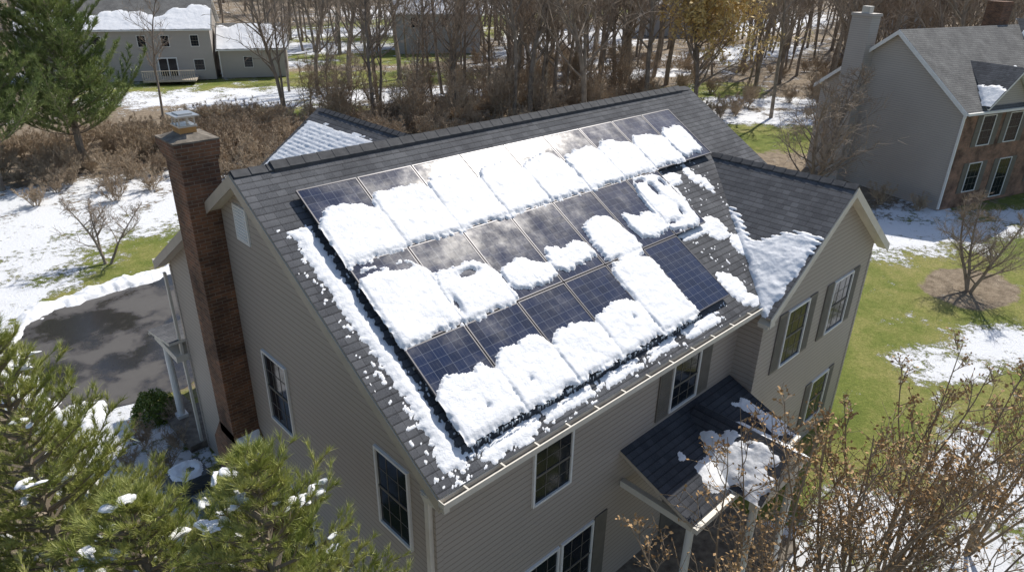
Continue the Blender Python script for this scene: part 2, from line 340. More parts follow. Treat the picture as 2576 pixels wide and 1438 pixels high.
# chimney
b=MB(); cx0,cx1,cy0,cy1=-.30,.25,1.33,2.05
b.box(cx0,cx1-.002,cy0,cy1,2.6,8.62); b.box(cx0-.03,cx1+.12,cy0-.03,cy1+.03,8.62,8.69); b.box(cx0-.055,cx1+.14,cy0-.055,cy1+.055,8.69,8.83); b.box(cx0-.08,cx1+.15,cy0-.08,cy1+.08,8.83,8.97)
b.box(cx1-.001,cx1+.1,cy0,cy1,7.4,8.62)
z0=2.15; b.box(cx0-.0,cx1-.003,.82,2.6,0,z0)
b.hexa([(cx0,.82,z0),(cx1-.003,.82,z0),(cx1-.003,2.6,z0),(cx0,2.6,z0),(cx0,cy0-.001,2.85),(cx1-.003,cy0-.001,2.85),(cx1-.003,cy1+.001,2.85),(cx0,cy1+.001,2.85)])
b.obj("chimney",H,M_brick)
b=MB(); b.box(cx0-.085,cx1+.155,cy0-.085,cy1+.085,8.97,9.0); b.hexa([(cx0-.04,cy0-.04,9.0),(cx1+.1,cy0-.04,9.0),(cx1+.1,cy1+.04,9.0),(cx0-.04,cy1+.04,9.0),(-.12,1.5,9.09),(.12,1.5,9.09),(.12,1.88,9.09),(-.12,1.88,9.09)]); b.obj("chimney_crown",H,M_conc)
b=MB(); b.box(-.14,.14,1.52,1.86,9.07,9.19); b.obj("flue",H,M_clay)
b=MB(); b.box(-.16,.16,1.5,1.88,9.19,9.22)
for (x,y) in ((-.14,1.52),(.12,1.52),(-.14,1.84),(.12,1.84),(-.01,1.52),(-.14,1.68)): b.box(x,x+.02,y,y+.02,9.22,9.37)
for k in range(4):
    z=9.25+k*.03; b.box(-.14,.14,1.515,1.52,z,z+.006); b.box(-.145,-.14,1.52,1.86,z,z+.006)
b.box(-.2,.2,1.44,1.94,9.37,9.395); b.box(-.12,.12,1.54,1.84,9.395,9.42); b.obj("chimney_cap",H,M_metal)
def fz(A,B):
    return np.minimum(np.minimum(A-.02,.5-A),np.minimum(B-.08,.66-B))+.04*fbm(A*5,B*5,3,2),A*0
hh=Vector((0,-.51,-.70)).normalized()
snowfield("chimney_snow",(cx0,cy0,2.85),(1,0,0),tuple(hh),(0,-.81,.59),0,.55,0,.8,.025,fz,.06,H)
# ------------------------------------------------------------------ cross gable wing
xc,wh,yf,zw=11.38,3.136,-5.68,7.51; TP=.69; ph=math.atan(TP); c2,s2=math.cos(ph),math.sin(ph)
wy=yf+.26; SL=wh/c2; yk=-(ZR-zw)/T; ze=zw-wh*TP
yv=-(ZR-ze)/T
wx0,wx1=xc-wh+.33,xc+wh-.33
b=MB(); zc=zw-.17
P=[(wx0,0),(wx1,0),(wx1,zc-(wx1-xc)*TP),(xc,zc),(wx0,zc-(xc-wx0)*TP)]
b.poly([(x,wy,z) for x,z in P]); b.poly([(x,-1.2,z) for x,z in P][::-1])
b.poly([(wx0,wy,0),(wx0,wy,P[4][1]),(wx0,yw+.1,P[4][1]),(wx0,yw+.1,0)]); b.poly([(wx1,wy,0),(wx1,-1.2,0),(wx1,-1.2,P[2][1]),(wx1,wy,P[2][1])])
b.obj("wing_walls",H,M_side)
roofslab("wing_roof_left",[(xc,yk,zw),(xc-wh,yv,ze),(xc-wh,yf,ze),(xc,yf,zw)],[(yk,0),(yv,-SL),(yf,-SL),(yf,0)],(-s2,0,c2),.1,H,M_sh,M_beige)
roofslab("wing_roof_right",[(xc,yk+.9,zw-.001),(xc,yf,zw-.001),(xc+wh,yf,ze),(xc+wh,yk+.9,ze)],[(yk,0),(yf,0),(yf,-SL),(yk,-SL)],(s2,0,c2),.1,H,M_sh,M_beige)
def caps(name,xx,zz,ya,yb2):
    b=MB(); y=ya
    while y<yb2:
        for sg in (-1,1):
            q=.14; b.hexa([(xx,y,zz+.005),(xx+sg*q*c2,y,zz-q*s2+.005),(xx+sg*q*c2,y+.3,zz-q*s2),(xx,y+.3,zz),(xx,y,zz+.05),(xx+sg*q*c2,y,zz-q*s2+.04),(xx+sg*q*c2,y+.3,zz-q*s2+.022),(xx,y+.3,zz+.03)])
        y+=.28
    b.obj(name,H,M_cap)
caps("wing_ridge_caps",xc,zw,yf,yk-.1)
b=MB()
for sg in (-1,1):
    X0,X1=xc,xc+sg*wh; 
    b.hexa([(X0,yf-.022,zw-.24),(X1,yf-.022,ze-.24),(X1,yf-.002,ze-.24),(X0,yf-.002,zw-.24),(X0,yf-.022,zw-.03),(X1,yf-.022,ze-.03),(X1,yf-.002,ze-.03),(X0,yf-.002,zw-.03)])
    b.hexa([(X0,yf,zw-.19),(X1,yf,ze-.19),(X1,wy-.001,ze-.19),(X0,wy-.001,zw-.19),(X0,yf,zw-.17),(X1,yf,ze-.17),(X1,wy-.001,ze-.17),(X0,wy-.001,zw-.17)])
b.box(xc-wh-.0,xc-wh+.3,yf+.02,yf+.25,ze-.26,ze-.19)
b.box(xc+wh-.0,xc+wh+.1,yf+.02,-1.2,ze-.12,ze-.01)
b.obj("wing_rake",H,M_trim)
window(H,'y',wy,9.68,10.72,3.45,4.93,.36); window(H,'y',wy,12.05,13.15,3.42,4.9,.36); window(H,'y',wy,12.1,13.1,.6,2.0,.3)
b=MB(); b.box(wx0-.014,wx0+.1,wy-.014,wy-.001,0,5.1); b.box(wx1-.1,wx1+.014,wy-.014,wy-.001,0,5.1); b.box(wx0-.014,wx0-.001,wy,wy+.1,0,5.1); b.obj("wing_corner_boards",H,M_side)
# back wing
bx,bh,by=6.6,3.1,9.2; bz=7.52
b=MB(); P=[(bx-bh+.3,0),(bx+bh-.3,0),(bx+bh-.3,bz-.15-(bh-.3)*TP),(bx,bz-.15),(bx-bh+.3,bz-.15-(bh-.3)*TP)]
b.poly([(x,by-.3,z) for x,z in P][::-1]); b.poly([(P[0][0],yb,0),(P[0][0],by-.3,0),(P[0][0],by-.3,P[4][1]),(P[0][0],yb,P[4][1])][::-1]); b.poly([(P[1][0],yb,0),(P[1][0],by-.3,0),(P[1][0],by-.3,P[2][1]),(P[1][0],yb,P[2][1])])
b.obj("back_wing_walls",H,M_side)
bs=bh/c2; bze=bz-bh*TP
roofslab("back_wing_roof_left",[(bx,1.95,bz),(bx,by,bz),(bx-bh,by,bze),(bx-bh,5.5,bze)],[(1.95,0),(by,0),(by,-bs),(5.5,-bs)],(-s2,0,c2),.1,H,M_sh,M_beige)
roofslab("back_wing_roof_right",[(bx,1.95,bz-.001),(bx+bh,5.5,bze),(bx+bh,by,bze),(bx,by,bz-.001)],[(1.95,0),(5.5,-bs),(by,-bs),(by,0)],(s2,0,c2),.1,H,M_sh,M_beige)
caps("back_ridge_caps",bx,bz,1.95,by-.3)
def fb(A,B):
    lim=.5+.35*np.clip((4.5-A)/2,0,1); d=np.minimum(B-lim,by-.1-A)+.12*fbm(A*1.5,B*1.5,4,4)+.04*np.sin(B*2*math.pi/.14)*np.clip(1.2-(B-lim)*1.2,0,1)
    return d,.2+.2*np.sin(B*2*math.pi/.14)
snowfield("back_wing_snow",(bx,0,bz),(0,1,0),(-c2,0,-s2),(-s2,0,c2),2.0,by,.1,bs-.02,.035,fb,.03,H)
# back porch
b=MB(); b.box(-.05,3.2,yb+.02,6.85,2.7,2.88); b.box(-.15,3.3,6.86,6.95,2.86,2.96); b.obj("back_porch_beam",H,M_trim)
roofslab("back_porch_roof",[(-.15,yb+.02,3.3),(3.3,yb+.02,3.3),(3.3,6.95,2.98),(-.15,6.95,2.98)],[(0,0),(3.4,0),(3.4,-1.8),(0,-1.8)],(0,.19,1),.07,H,M_sh,M_trim)
def column(b,X_,Y_,z0,z1,r0,r1,n=12):
    for i in range(n):
        a,c=2*math.pi*i/n,2*math.pi*(i+1)/n
        b.poly([(X_+r0*math.cos(a),Y_+r0*math.sin(a),z0),(X_+r0*math.cos(c),Y_+r0*math.sin(c),z0),(X_+r1*math.cos(c),Y_+r1*math.sin(c),z1),(X_+r1*math.cos(a),Y_+r1*math.sin(a),z1)])
b=MB(); 
for X_ in (.15,2.9):
    column(b,X_,6.75,.3,2.7,.10,.085); b.box(X_-.14,X_+.14,6.61,6.89,.2,.3)
b.obj("porch_columns",H,M_white)
b=MB(); b.box(-.2,3.2,yb+.02,7.1,0,.2); b.box(-.4,.6,7.1,8.0,0,.1); b.obj("porch_slab",H,M_conc)
# front entry porch
px0,px1=4.6,8.52; py0,py1=yw-.002,-6.6; pz0,pz1=3.52,2.86
sl_=math.hypot(py0-py1,pz0-pz1); pn=Vector((0,-(pz0-pz1),(py0-py1))).normalized(); pn=Vector((0,-abs(pn.y),pn.z))
M_shd=shingle("porch_shingle",(.035,.04,.05),(.065,.07,.082),(.1,.105,.115))
roofslab("entry_roof",[(px0,py0,pz0),(px0,py1,pz1),(px1,py1,pz1),(px1,py0,pz0)],[(0,0),(0,-sl_),(px1-px0,-sl_),(px1-px0,0)],pn,.08,H,M_shd,M_beige)
b=MB(); b.box(px0+.1,px1-.05,py1+.08,py1+.2,2.6,2.74); b.box(px0+.1,px0+.22,py1+.2,py0-.01,2.6,2.74)
b.box(px0-.02,px1,py1-.1,py1-.005,pz1-.12,pz1-.01); b.obj("entry_beam",H,M_trim)
gx_,gw=6.9,1.0; gz=3.62; gyf=-7.2
for sg,nm in ((-1,"l"),(1,"r")):
    pts=[(gx_,py0-.2,gz),(gx_,gyf,gz),(gx_+sg*gw,gyf,gz-.72),(gx_+sg*gw,py0-.2,gz-.72)]
    if sg>0: pts=pts[::-1]
    n_=Vector((sg*.58,0,.81)); uvs=[(p[1],-abs(p[0]-gx_)*1.23) for p in pts]
    roofslab("portico_roof_"+nm,pts,uvs,n_,.08,H,M_shd,M_trim)
b=MB(); b.poly([(gx_-gw+.1,gyf+.15,gz-.75),(gx_+gw-.1,gyf+.15,gz-.75),(gx_,gyf+.15,gz-.1)]); b.box(gx_-gw+.05,gx_+gw-.05,gyf+.1,gyf+.25,gz-.98,gz-.76); b.obj("portico_pediment",H,M_trim)
b=MB()
for X_,Y_ in ((px0+.2,py1+.15),(gx_-.8,gyf+.2),(gx_+.8,gyf+.2)):
    column(b,X_,Y_,.1,2.64,.085,.075); b.box(X_-.12,X_+.12,Y_-.12,Y_+.12,0,.12)
b.obj("entry_columns",H,M_white)
b=MB(); b.box(px0,px1,gyf,py0,0,.12); b.obj("entry_slab",H,M_conc)
b=MB(); b.box(6.4,7.4,yw-.03,yw-.001,.15,2.25); b.obj("front_door",H,M_shut)
def fe(A,B):
    d=np.minimum(np.minimum(A-.9,1.95-A),np.minimum(B-.9,sl_-.02-B))+.3*fbm(A*2.6,B*2.6,4,6)
    d=np.maximum(d,np.minimum(np.minimum(A-3.3,3.8-A),np.minimum(B-.6,sl_-.1-B))+.3*fbm(A*2.6,B*2.6,4,16)); return d,A*0
snowfield("entry_snow",(px0,py0,pz0),(1,0,0),tuple((Vector((0,py1-py0,pz1-pz0))).normalized()),tuple(pn),0,px1-px0,0,sl_,.03,fe,.045,H)
def fp(A,B):
    d=np.minimum(np.minimum(A-.15,1.7-A),np.minimum(B-.3,1.22-B))+.3*fbm(A*3,B*3,4,9)+.05*fbm(A*12,B*12,2,2); return d,A*0
snowfield("portico_snow",(gx_,gyf,gz),(0,1,0),(-.81,0,-.585),(-.585,0,.81),0,2.3,0,1.25,.03,fp,.045,H)
def fp2(A,B):
    d=np.minimum(np.minimum(A-.1,1.3-A),np.minimum(B-.45,1.2-B))+.3*fbm(A*3,B*3,4,3); return d,A*0
snowfield("portico_snow_r",(gx_,gyf,gz),(0,1,0),(.81,0,-.585),(.585,0,.81),0,2.3,0,1.25,.03,fp2,.045,H)
# ------------------------------------------------------------------ solar array
PW,PH,u0,v0=1.1593,1.68,.7462,.7341
A0=empty("solar_panel_array")
def rp(u,v,n): return Vector((u,-v*cs-n*sn,ZR-v*sn+n*cs))
cells=[(i,0) for i in range(9)]+[(i,1) for i in range(7)]+[(i,2) for i in range(6)]
M_pv=mat("photovoltaic_glass",(.02,.035,.09),.2); t=NT(M_pv); uv=t.n('ShaderNodeUVMap').outputs[0]; sx=t.n('ShaderNodeSeparateXYZ'); t.l(uv,sx.inputs[0])
def line(src,n,wd):
    fr=t.math('FRACT',t.math('MULTIPLY',src,n)); d=t.math('MINIMUM',fr,t.math('SUBTRACT',1.,fr)); return t.math('LESS_THAN',d,wd)
lx=line(sx.outputs[0],6,.018); ly=line(sx.outputs[1],10,.018); bb=line(sx.outputs[0],18,.035)
grid=t.math('MAXIMUM',lx,ly)
ci=t.n('ShaderNodeTexWhiteNoise'); vv=t.n('ShaderNodeVectorMath',operation='MULTIPLY'); t.l(uv,vv.inputs[0]); vv.inputs[1].default_value=(6,10,1); fl=t.n('ShaderNodeVectorMath',operation='FLOOR'); t.l(vv.outputs[0],fl.inputs[0]); t.l(fl.outputs[0],ci.inputs['Vector'])
cell=t.mix(ci.outputs[0],(.004,.013,.042),(.006,.019,.064))
c_=t.mix(t.math('MULTIPLY',bb,.16),cell,(.25,.28,.34)); c_=t.mix(t.math('MULTIPLY',grid,.42),c_,(.30,.33,.38))
dirt=t.noise(2.2,7,t.pos(),.7)
c_=t.mix(t.ramp(dirt,[(.5,(0,0,0)),(.85,(.12,.12,.12))]),c_,(.2,.2,.19)); t.col(c_)
t.l(t.ramp(dirt,[(.3,(.11,)*3),(.5,(.19,)*3),(.7,(.29,)*3)]),t.b.inputs['Roughness'])
M_fr=mat("panel_frame",(.10,.10,.11),.4,.6)
pb=MB(); fb_=MB()
for i,j in cells:
    a0=u0+i*PW+.012; a1=u0+(i+1)*PW-.012; b0=v0+j*PH+.012; b1=v0+(j+1)*PH-.012; e=.022
    rj=random.Random(i*7+j*31); t1=rj.uniform(-.003,.003); t2=rj.uniform(-.003,.003)
    pb.poly([rp(a0+e,b0+e,.126+t1),rp(a0+e,b1-e,.126+t2),rp(a1-e,b1-e,.126-t1),rp(a1-e,b0+e,.126-t2)],[(0+i,1+j),(0+i,0+j),(1+i,0+j),(1+i,1+j)])
    def fx(p0,p1,q0,q1):
        fb_.hexa([rp(p0,q0,.09),rp(p1,q0,.09),rp(p1,q1,.09),rp(p0,q1,.09),rp(p0,q0,.132),rp(p1,q0,.132),rp(p1,q1,.132),rp(p0,q1,.132)])
    fx(a0,a0+e,b0,b1); fx(a1-e,a1,b0,b1); fx(a0+e,a1-e,b0,b0+e); fx(a0+e,a1-e,b1-e,b1)
    fb_.poly([rp(a0,b0,.1),rp(a1,b0,.1),rp(a1,b1,.1),rp(a0,b1,.1)])
pb.obj("panel_glass",A0,M_pv); fb_.obj("panel_frames",A0,M_fr)
b=MB()
for j,n in ((0,9),(1,7),(2,6)):
    for q in (.3,1.35):
        v=v0+j*PH+q; b.hexa([rp(u0,v,.03),rp(u0+n*PW,v,.03),rp(u0+n*PW,v+.04,.03),rp(u0,v+.04,.03),rp(u0,v,.088),rp(u0+n*PW,v,.088),rp(u0+n*PW,v+.04,.088),rp(u0,v+.04,.088)])
        for k in range(n*1):
            uu=u0+.3+k*PW; b.hexa([rp(uu,v-.02,.001),rp(uu+.06,v-.02,.001),rp(uu+.06,v+.06,.001),rp(uu,v+.06,.001),rp(uu,v-.02,.03),rp(uu+.06,v-.02,.03),rp(uu+.06,v+.06,.03),rp(uu,v+.06,.03)])
b.obj("rails",A0,M_metal)
spec=[(0,0,.38,1.01,-.0,1.05),(1,0,.26,1.01,0,1),(2,0,.27,1.01,0,1),(3,0,.30,1.01,0,1),(4,0,.30,1.0,0,1),(5,0,.36,1.0,0,1),(6,0,.36,1.0,0,1),(7,0,.36,.98,0,1),(8,0,.36,.93,0,.88),
(0,1,.14,.99,-.0,1.0),(1,1,.45,1.0,0,1),(2,1,.56,.92,.06,1),(3,1,.52,.88,.02,1.0),(4,1,.42,1.1,.08,1),(5,1,.48,.92,.1,1),(6,1,.03,.98,-.03,.97),
(0,2,.42,1.02,.0,1),(1,2,.42,1.02,0,1),(2,2,.50,1.02,0,1),(3,2,.45,1.02,0,1),(4,2,.04,1.02,0,1)]
def fpan(A,B):
    D=np.full(A.shape,-1.); dip=np.zeros(A.shape)
    for k,(i,j,tp,bt,al,ar) in enumerate(spec):
        a=(A-u0)/PW-i; q=(B-v0)/PH-j; jt=.05*math.sin(k*3.7)
        tpp=tp+jt*.6+.13*np.abs(2*a-1)**5+.10*fbm(A*2.2,B*.7,3,k)
        full_l=.045 if al<=0 else 0; full_r=.045 if ar>=1 else 0
        du=np.minimum(a-al+full_l,ar+full_r-a)*PW; dv_=np.minimum(q-tpp,bt-q)*PH
        if al>0.01 or ar<.99 or bt<.95:
            m=np.minimum(du,dv_); d=m-.15*np.exp(-((np.minimum(a-al,ar-a))**2+(np.minimum(q-tpp,bt-q))**2)/.03)*.7
        else: d=np.minimum(du,dv_)
        D=np.maximum(D,d)
    edge_noise=.07*fbm(A*3.5,B*3.5,4,3)+.035*fbm(A*16,B*16,2,7)
    interior=np.clip(D/.3,0,1)
    D=D+edge_noise*(1.5-interior)
    hole=np.full(A.shape,9.)
    warp1=.10*fbm(A*3,B*3,3,21); warp2=.10*fbm(A*3,B*3,3,27); fine=fbm(A*9,B*9,3,5)
    def H_(i,j,fa,fq,rr_,ry=None):
        nonlocal hole
        ry=ry or rr_; uu=u0+(i+fa)*PW; v_=v0+(j+fq)*PH; wk=min(1,rr_/.12)
        hole=np.minimum(hole,(np.sqrt(((A-uu+warp1*wk)/rr_)**2+((B-v_+warp2*wk)/ry)**2)-1)*min(rr_,ry)+.6*min(rr_,ry)*fine)
    H_(6,1,.45,.30,.07,.18); H_(6,1,.62,.72,.05,.10); H_(6,1,.2,.82,.16,.05); H_(6,1,.8,.2,.05,.12); H_(0,1,.75,.2,.22,.09)
    H_(6,1,.3,.08,.16,.06); H_(4,1,.2,.98,.12,.05); H_(0,1,.25,.16,.2,.05); H_(1,1,.08,.8,.04,.12); H_(1,1,.6,.50,.2,.07)
    for k in range(10):
        q_=random.Random(k+50); H_(q_.random()*6,1.1+q_.random()*1.8,0,0,.012+.012*q_.random())
    D=np.minimum(D,hole)
    row=np.clip(np.floor((B-v0)/PH),0,2); nn=np.where(row==0,9,np.where(row==1,7,6)); D=np.minimum(D,u0+nn*PW+.01-A)
    a=(A-u0)/PW; fa=np.abs(a-np.round(a))*PW; q=(B-v0)/PH; fq=np.abs(q-np.round(q))*PH
    dip=.5*np.exp(-(fa/.03)**2)*(np.clip(vn(A*2,B*2,1)*1.3,.2,1))+.4*np.exp(-(fq/.05)**2)
    return D,dip
snowfield("panel_snow",rp(0,0,.132),(1,0,0),(0,-cs,-sn),N1,u0-.03,u0+9*PW+.03,v0,v0+3*PH+.07,.018,fpan,.048,A0,.03,.35,.006)
def froof(A,B):
    c0=.36+.10*fbm(B*1.3,A*0,3,6)-.12*np.clip((B-5)/1.,0,1)
    d=np.minimum(np.minimum(A-c0,.66-A),np.minimum(B-1.45,6.0-B))*1.0
    for k,(a0,a1,q0,q1) in enumerate([(.95,2.0,5.92,6.15),(2.2,3.25,5.90,6.08),(3.55,4.5,5.90,6.09),(4.8,5.6,5.90,6.06),(5.95,7.0,5.88,6.10)]):
        d=np.maximum(d,np.minimum(np.minimum(A-a0,a1-A)*.3,np.minimum(B-q0,q1-B)))
    for (x,y,rx,ry) in [(9.15,4.25,.35,.35),(9.5,4.9,.3,.35),(9.05,4.1,.5,.2),(10.0,2.75,.16,.35),(10.2,3.1,.14,.3),(9.2,2.7,.4,.2),(9.0,3.0,.12,.4),(8.4,4.15,.5,.12),(8.15,5.6,.3,.4),(8.3,6.05,.3,.14)]:
        d=np.maximum(d,(1-np.sqrt(((A-x)/rx)**2+((B-y)/ry)**2))*min(rx,ry))
    near=np.clip(1-np.abs(A-.42)/.36,0,1)*np.clip((B-1.4)*2,0,1)+np.clip(1-np.abs(B-6.0)/.22,0,1)*np.clip(7.6-A,0,1)
    fl=(fbm(A*17,B*17,3,17)-.62+.36*near)*.06
    d=d+.05*fbm(A*5,B*5,4,3)+.035*fbm(A*14,B*14,2,7)+.018*np.sin(B*2*math.pi/.14)
    d=np.maximum(d,fl)
    return d,A*0+.3*(vn(A*3,B*3,5))
snowfield("roof_snow",rp(0,0,.004),(1,0,0),(0,-cs,-sn),N1,.06,10.6,1.3,S-.01,.016,froof,.034,A0,.07,.5,.004)
def fw(A,B):
    yv_=-(B*s2+1.2)/T
    lim=1.45+.7*np.exp(-((A+4.3)/.5)**2)+.1*np.clip(-(A+4.9),0,1)*3
    d=np.minimum(B-lim,A-yf-.1); d=np.minimum(d,(SL-.02-B))
    d=np.minimum(d, (yv_+.06-A)*1.0)
    edge=np.clip(1.-(B-lim)*1.6,0,1)
    d=d+.14*fbm(A*2.2,B*2.2,4,13)+.05*fbm(A*9,B*9,2,3)+.06*np.sin(B*2*math.pi/.14)*edge
    return d,.12+.12*np.sin(B*2*math.pi/.14)*edge
snowfield("wing_snow",(xc,0,zw+.002),(0,1,0),(-c2,0,-s2),(-s2,0,c2),yf,yk,.6,SL,.025,fw,.055,H,.07,.5,.012)
ic=MB(); rr_=random.Random(5)
for k in range(170):
    uu=u0+rr_.random()*5*PW; vv_=v0+3*PH+.05+.02*rr_.random(); ln=.03+.09*rr_.random()**2; ra=.008
    p0=rp(uu,vv_,.14); n=5
    for i in range(n):
        a,c=2*math.pi*i/n,2*math.pi*(i+1)/n
        ic.poly([p0+Vector((ra*math.cos(a),ra*math.sin(a),0)),p0+Vector((0,0,-ln)),p0+Vector((ra*math.cos(c),ra*math.sin(c),0))])
M_ice=mat("ice",(.75,.82,.88),.15); ic.obj("icicles",A0,M_ice)
# ------------------------------------------------------------------ tubes / trees
def tubes(segs,ns=3):
    S_=np.array(segs,dtype=float); P0=S_[:,0:3]; P1=S_[:,3:6]; R0=S_[:,6:7]; R1=S_[:,7:8]
    D=P1-P0; D/=np.maximum(np.linalg.norm(D,axis=1,keepdims=True),1e-9)
    ref=np.where(np.abs(D[:,2:3])<.9,np.array([[0,0,1.]]),np.array([[1.,0,0]])); A=np.cross(D,ref); A/=np.linalg.norm(A,axis=1,keepdims=True); B=np.cross(D,A)
    n=len(S_); V=np.zeros((n,2,ns,3))
    for k in range(ns):
        a=2*math.pi*k/ns; o=A*math.cos(a)+B*math.sin(a); V[:,0,k]=P0+o*R0; V[:,1,k]=P1+o*R1
    base=np.arange(n)[:,None]*2*ns; k=np.arange(ns)[None,:]; k2=(k+1)%ns
    F=np.stack([base+k,base+k2,base+ns+k2,base+ns+k],-1).reshape(-1,4)
    return V.reshape(-1,3),F
def rv(rg): 
    v=rg.normal(size=3); return v/math.sqrt(v@v)
def nrm(v): return v/math.sqrt(v@v)
def gen(seed,Hh,r0,stems=1,nb=20,ns_=7,nt_=5,up=.35,start=.25,spread=.5,twr=.008,lean=.05,brlen=.42):
    rg=np.random.default_rng(seed); thick=[]; thin=[]; tips=[]
    def grow(p,d,ln,r,lev,n):
        path=[p]; dirs=[d]; step=ln/n
        for i in range(n):
            d=nrm(d+rv(rg)*(.12 if lev==0 else .22)+np.array([0,0,up*(.12 if lev else .05)]))
            q=p+d*step; ra=r*(1-i/n*.85); rb=r*(1-(i+1)/n*.85)
            (thick if lev<=1 else thin).append((*p,*q,max(ra,twr),max(rb,twr*.8))); p=q; path.append(p); dirs.append(d)
        return path,dirs
    for s in range(stems):
        a=rg.random()*6.28; ld=lean if stems==1 else lean+rg.random()*spread
        d=nrm(np.array([math.cos(a)*ld,math.sin(a)*ld,1.]))
        hh=Hh*(1 if stems==1 else .65+.35*rg.random()); path,dirs=grow(np.array([math.cos(a)*.1*(stems>1),math.sin(a)*.1*(stems>1),-.1]),d,hh,r0,0,9)
        def at(path,dirs,f):
            x=f*(len(path)-1); i=min(int(x),len(path)-2); return path[i]*(1-(x-i))+path[i+1]*(x-i),dirs[i+1]
        for b_ in range(nb):
            fr=start+(1-start)*((b_+rg.random())/nb)*.97; q,dd=at(path,dirs,fr)
            a=rg.random()*6.28; o=nrm(np.array([math.cos(a),math.sin(a),.25+up+rg.random()*.5]))
            ln=hh*brlen*(1.15-fr)*(.7+.6*rg.random()); pa,di=grow(q,o,ln,r0*.42*(1.1-fr)+twr,1,5)
            for c in range(ns_):
                f2=.2+.8*(c+rg.random())/ns_; q2,d2=at(pa,di,min(f2,.99)); o2=nrm(d2*.6+rv(rg)*.65+np.array([0,0,up*.5]))
                pb_,db=grow(q2,o2,ln*.45*(.5+rg.random()),twr*1.7,2,3); tips.append(pb_[-1])
                for e in range(nt_):
                    q3,d3=at(pb_,db,min(.15+.85*rg.random(),.99)); o3=nrm(d3*.5+rv(rg)*.6+np.array([0,0,up*.4]))
                    l3=ln*.16*(.5+rg.random())+.12; e3=q3+o3*l3; thin.append((*q3,*e3,twr,twr*.5)); tips.append(e3); tips.append((q3+e3)/2)
    return thick,thin,np.array(tips)
def treemesh(name,seed,bark,twig,leaf=None,ls=.05,lc=1,asp=.45,keep=1.,**kw):
    thick,thin,tips=gen(seed,**kw); V1,F1=tubes(thick,6); V2,F2=tubes(thin,3)
    V=np.vstack([V1,V2]); F=np.vstack([F1,F2+len(V1)]); mi=np.r_[np.zeros(len(F1),int),np.ones(len(F2),int)]
    if leaf:
        rg=np.random.default_rng(seed+99); tips=tips[rg.random(len(tips))<keep]; T_=np.repeat(tips,lc,0); T_=T_+rg.normal(size=T_.shape)*ls*(1.2 if lc>1 else .1); n=len(T_)
        a=rg.normal(size=(n,3)); a/=np.linalg.norm(a,axis=1,keepdims=True); c=rg.normal(size=(n,3)); c=np.cross(a,c); c/=np.linalg.norm(c,axis=1,keepdims=True)
        s=ls*(.6+.8*rg.random((n,1)))
        Q=np.stack([T_-a*s,T_+c*s*asp,T_+a*s,T_-c*s*asp],1).reshape(-1,3); base=len(V); V=np.vstack([V,Q]); F=np.vstack([F,base+np.arange(n*4).reshape(n,4)]); mi=np.r_[mi,np.full(n,2)]
    me=npmesh(name,V,F,False); me.materials.append(bark); me.materials.append(twig)
    if leaf: me.materials.append(leaf)
    me.polygons.foreach_set("material_index",mi.astype(np.int32)); me.update(); return me
def place(name,me,x,y,rot,sc,parent=None,z=0,sz=None):
    o=bpy.data.objects.new(name,me); COL.objects.link(o); o.location=(x,y,z); o.rotation_euler=(0,0,rot); o.scale=(sc,sc,sz or sc)
    if parent: o.parent=parent
    return o
big=[treemesh("bare_tree_mesh",s,M_bark,M_twig,Hh=16,r0=.21,nb=25,ns_=7,nt_=5,up=.5,start=.24,twr=.015,brlen=.33) for s in (1,2,3,4,5)]
slim=[treemesh("slim_tree_mesh",s,M_bark,M_twig,Hh=15.5,r0=.14,nb=22,ns_=6,nt_=5,up=.6,start=.26,twr=.014,brlen=.24) for s in (11,12,13)]
shr=[treemesh("shrub_mesh",s,M_brush,M_brush,Hh=2.4,r0=.03,stems=9,nb=7,ns_=5,nt_=4,up=.4,start=.12,spread=.8,twr=.010,brlen=.4) for s in (21,22,23)]
sap=[treemesh("sapling_mesh",s,M_brush,M_brush,Hh=5.5,r0=.045,stems=4,nb=11,ns_=6,nt_=4,up=.45,start=.15,spread=.4,twr=.010,brlen=.35) for s in (24,25)]
gold=treemesh("budding_tree_mesh",31,M_bark,M_twig,leaf=M_gold,ls=.17,lc=3,Hh=12,r0=.2,nb=36,ns_=9,nt_=5,up=.55,start=.12,twr=.014,brlen=.46)
small=treemesh("small_tree_mesh",41,M_bark,M_twig,Hh=3.9,r0=.06,stems=3,nb=10,ns_=7,nt_=5,up=.3,start=.3,spread=.5,twr=.006,brlen=.5)
FO=empty("background_forest"); rg=random.Random(12)
camx,camy=-4.2,-11
def polar(az,d): return camx+d*math.cos(rad(az)),camy+d*math.sin(rad(az))
houses=[(17,70,13),(29,61,8),(44,1,12),(55,67,7),(51,23,4)]
def ok(x,y,pad=0): return all(math.hypot(x-a,y-b)>r_+pad for a,b,r_ in houses)
n=0
while n<165:
    az=rg.uniform(10,66); d=rg.uniform(50,108)
    if az>54: d=rg.uniform(66,115)
    if az<26: d=rg.uniform(70,115)
    if 27<az<35 and d<72: continue
    x,y=polar(az,d)
    if not ok(x,y): continue
    if 52<az<66 and d<95 and rg.random()<.75: continue
    place("tree",rg.choice(big+slim+slim),x,y,rg.uniform(0,6.28),rg.uniform(.85,1.3),FO); n+=1
for k in range(500):
    az=rg.uniform(2,92); d=rg.uniform(105,240)
    if 54<az<62 and d<130 and rg.random()<.5: continue
    x,y=polar(az,d); place("tree",rg.choice(big+slim),x,y,rg.uniform(0,6.28),rg.uniform(.95,1.5),FO)
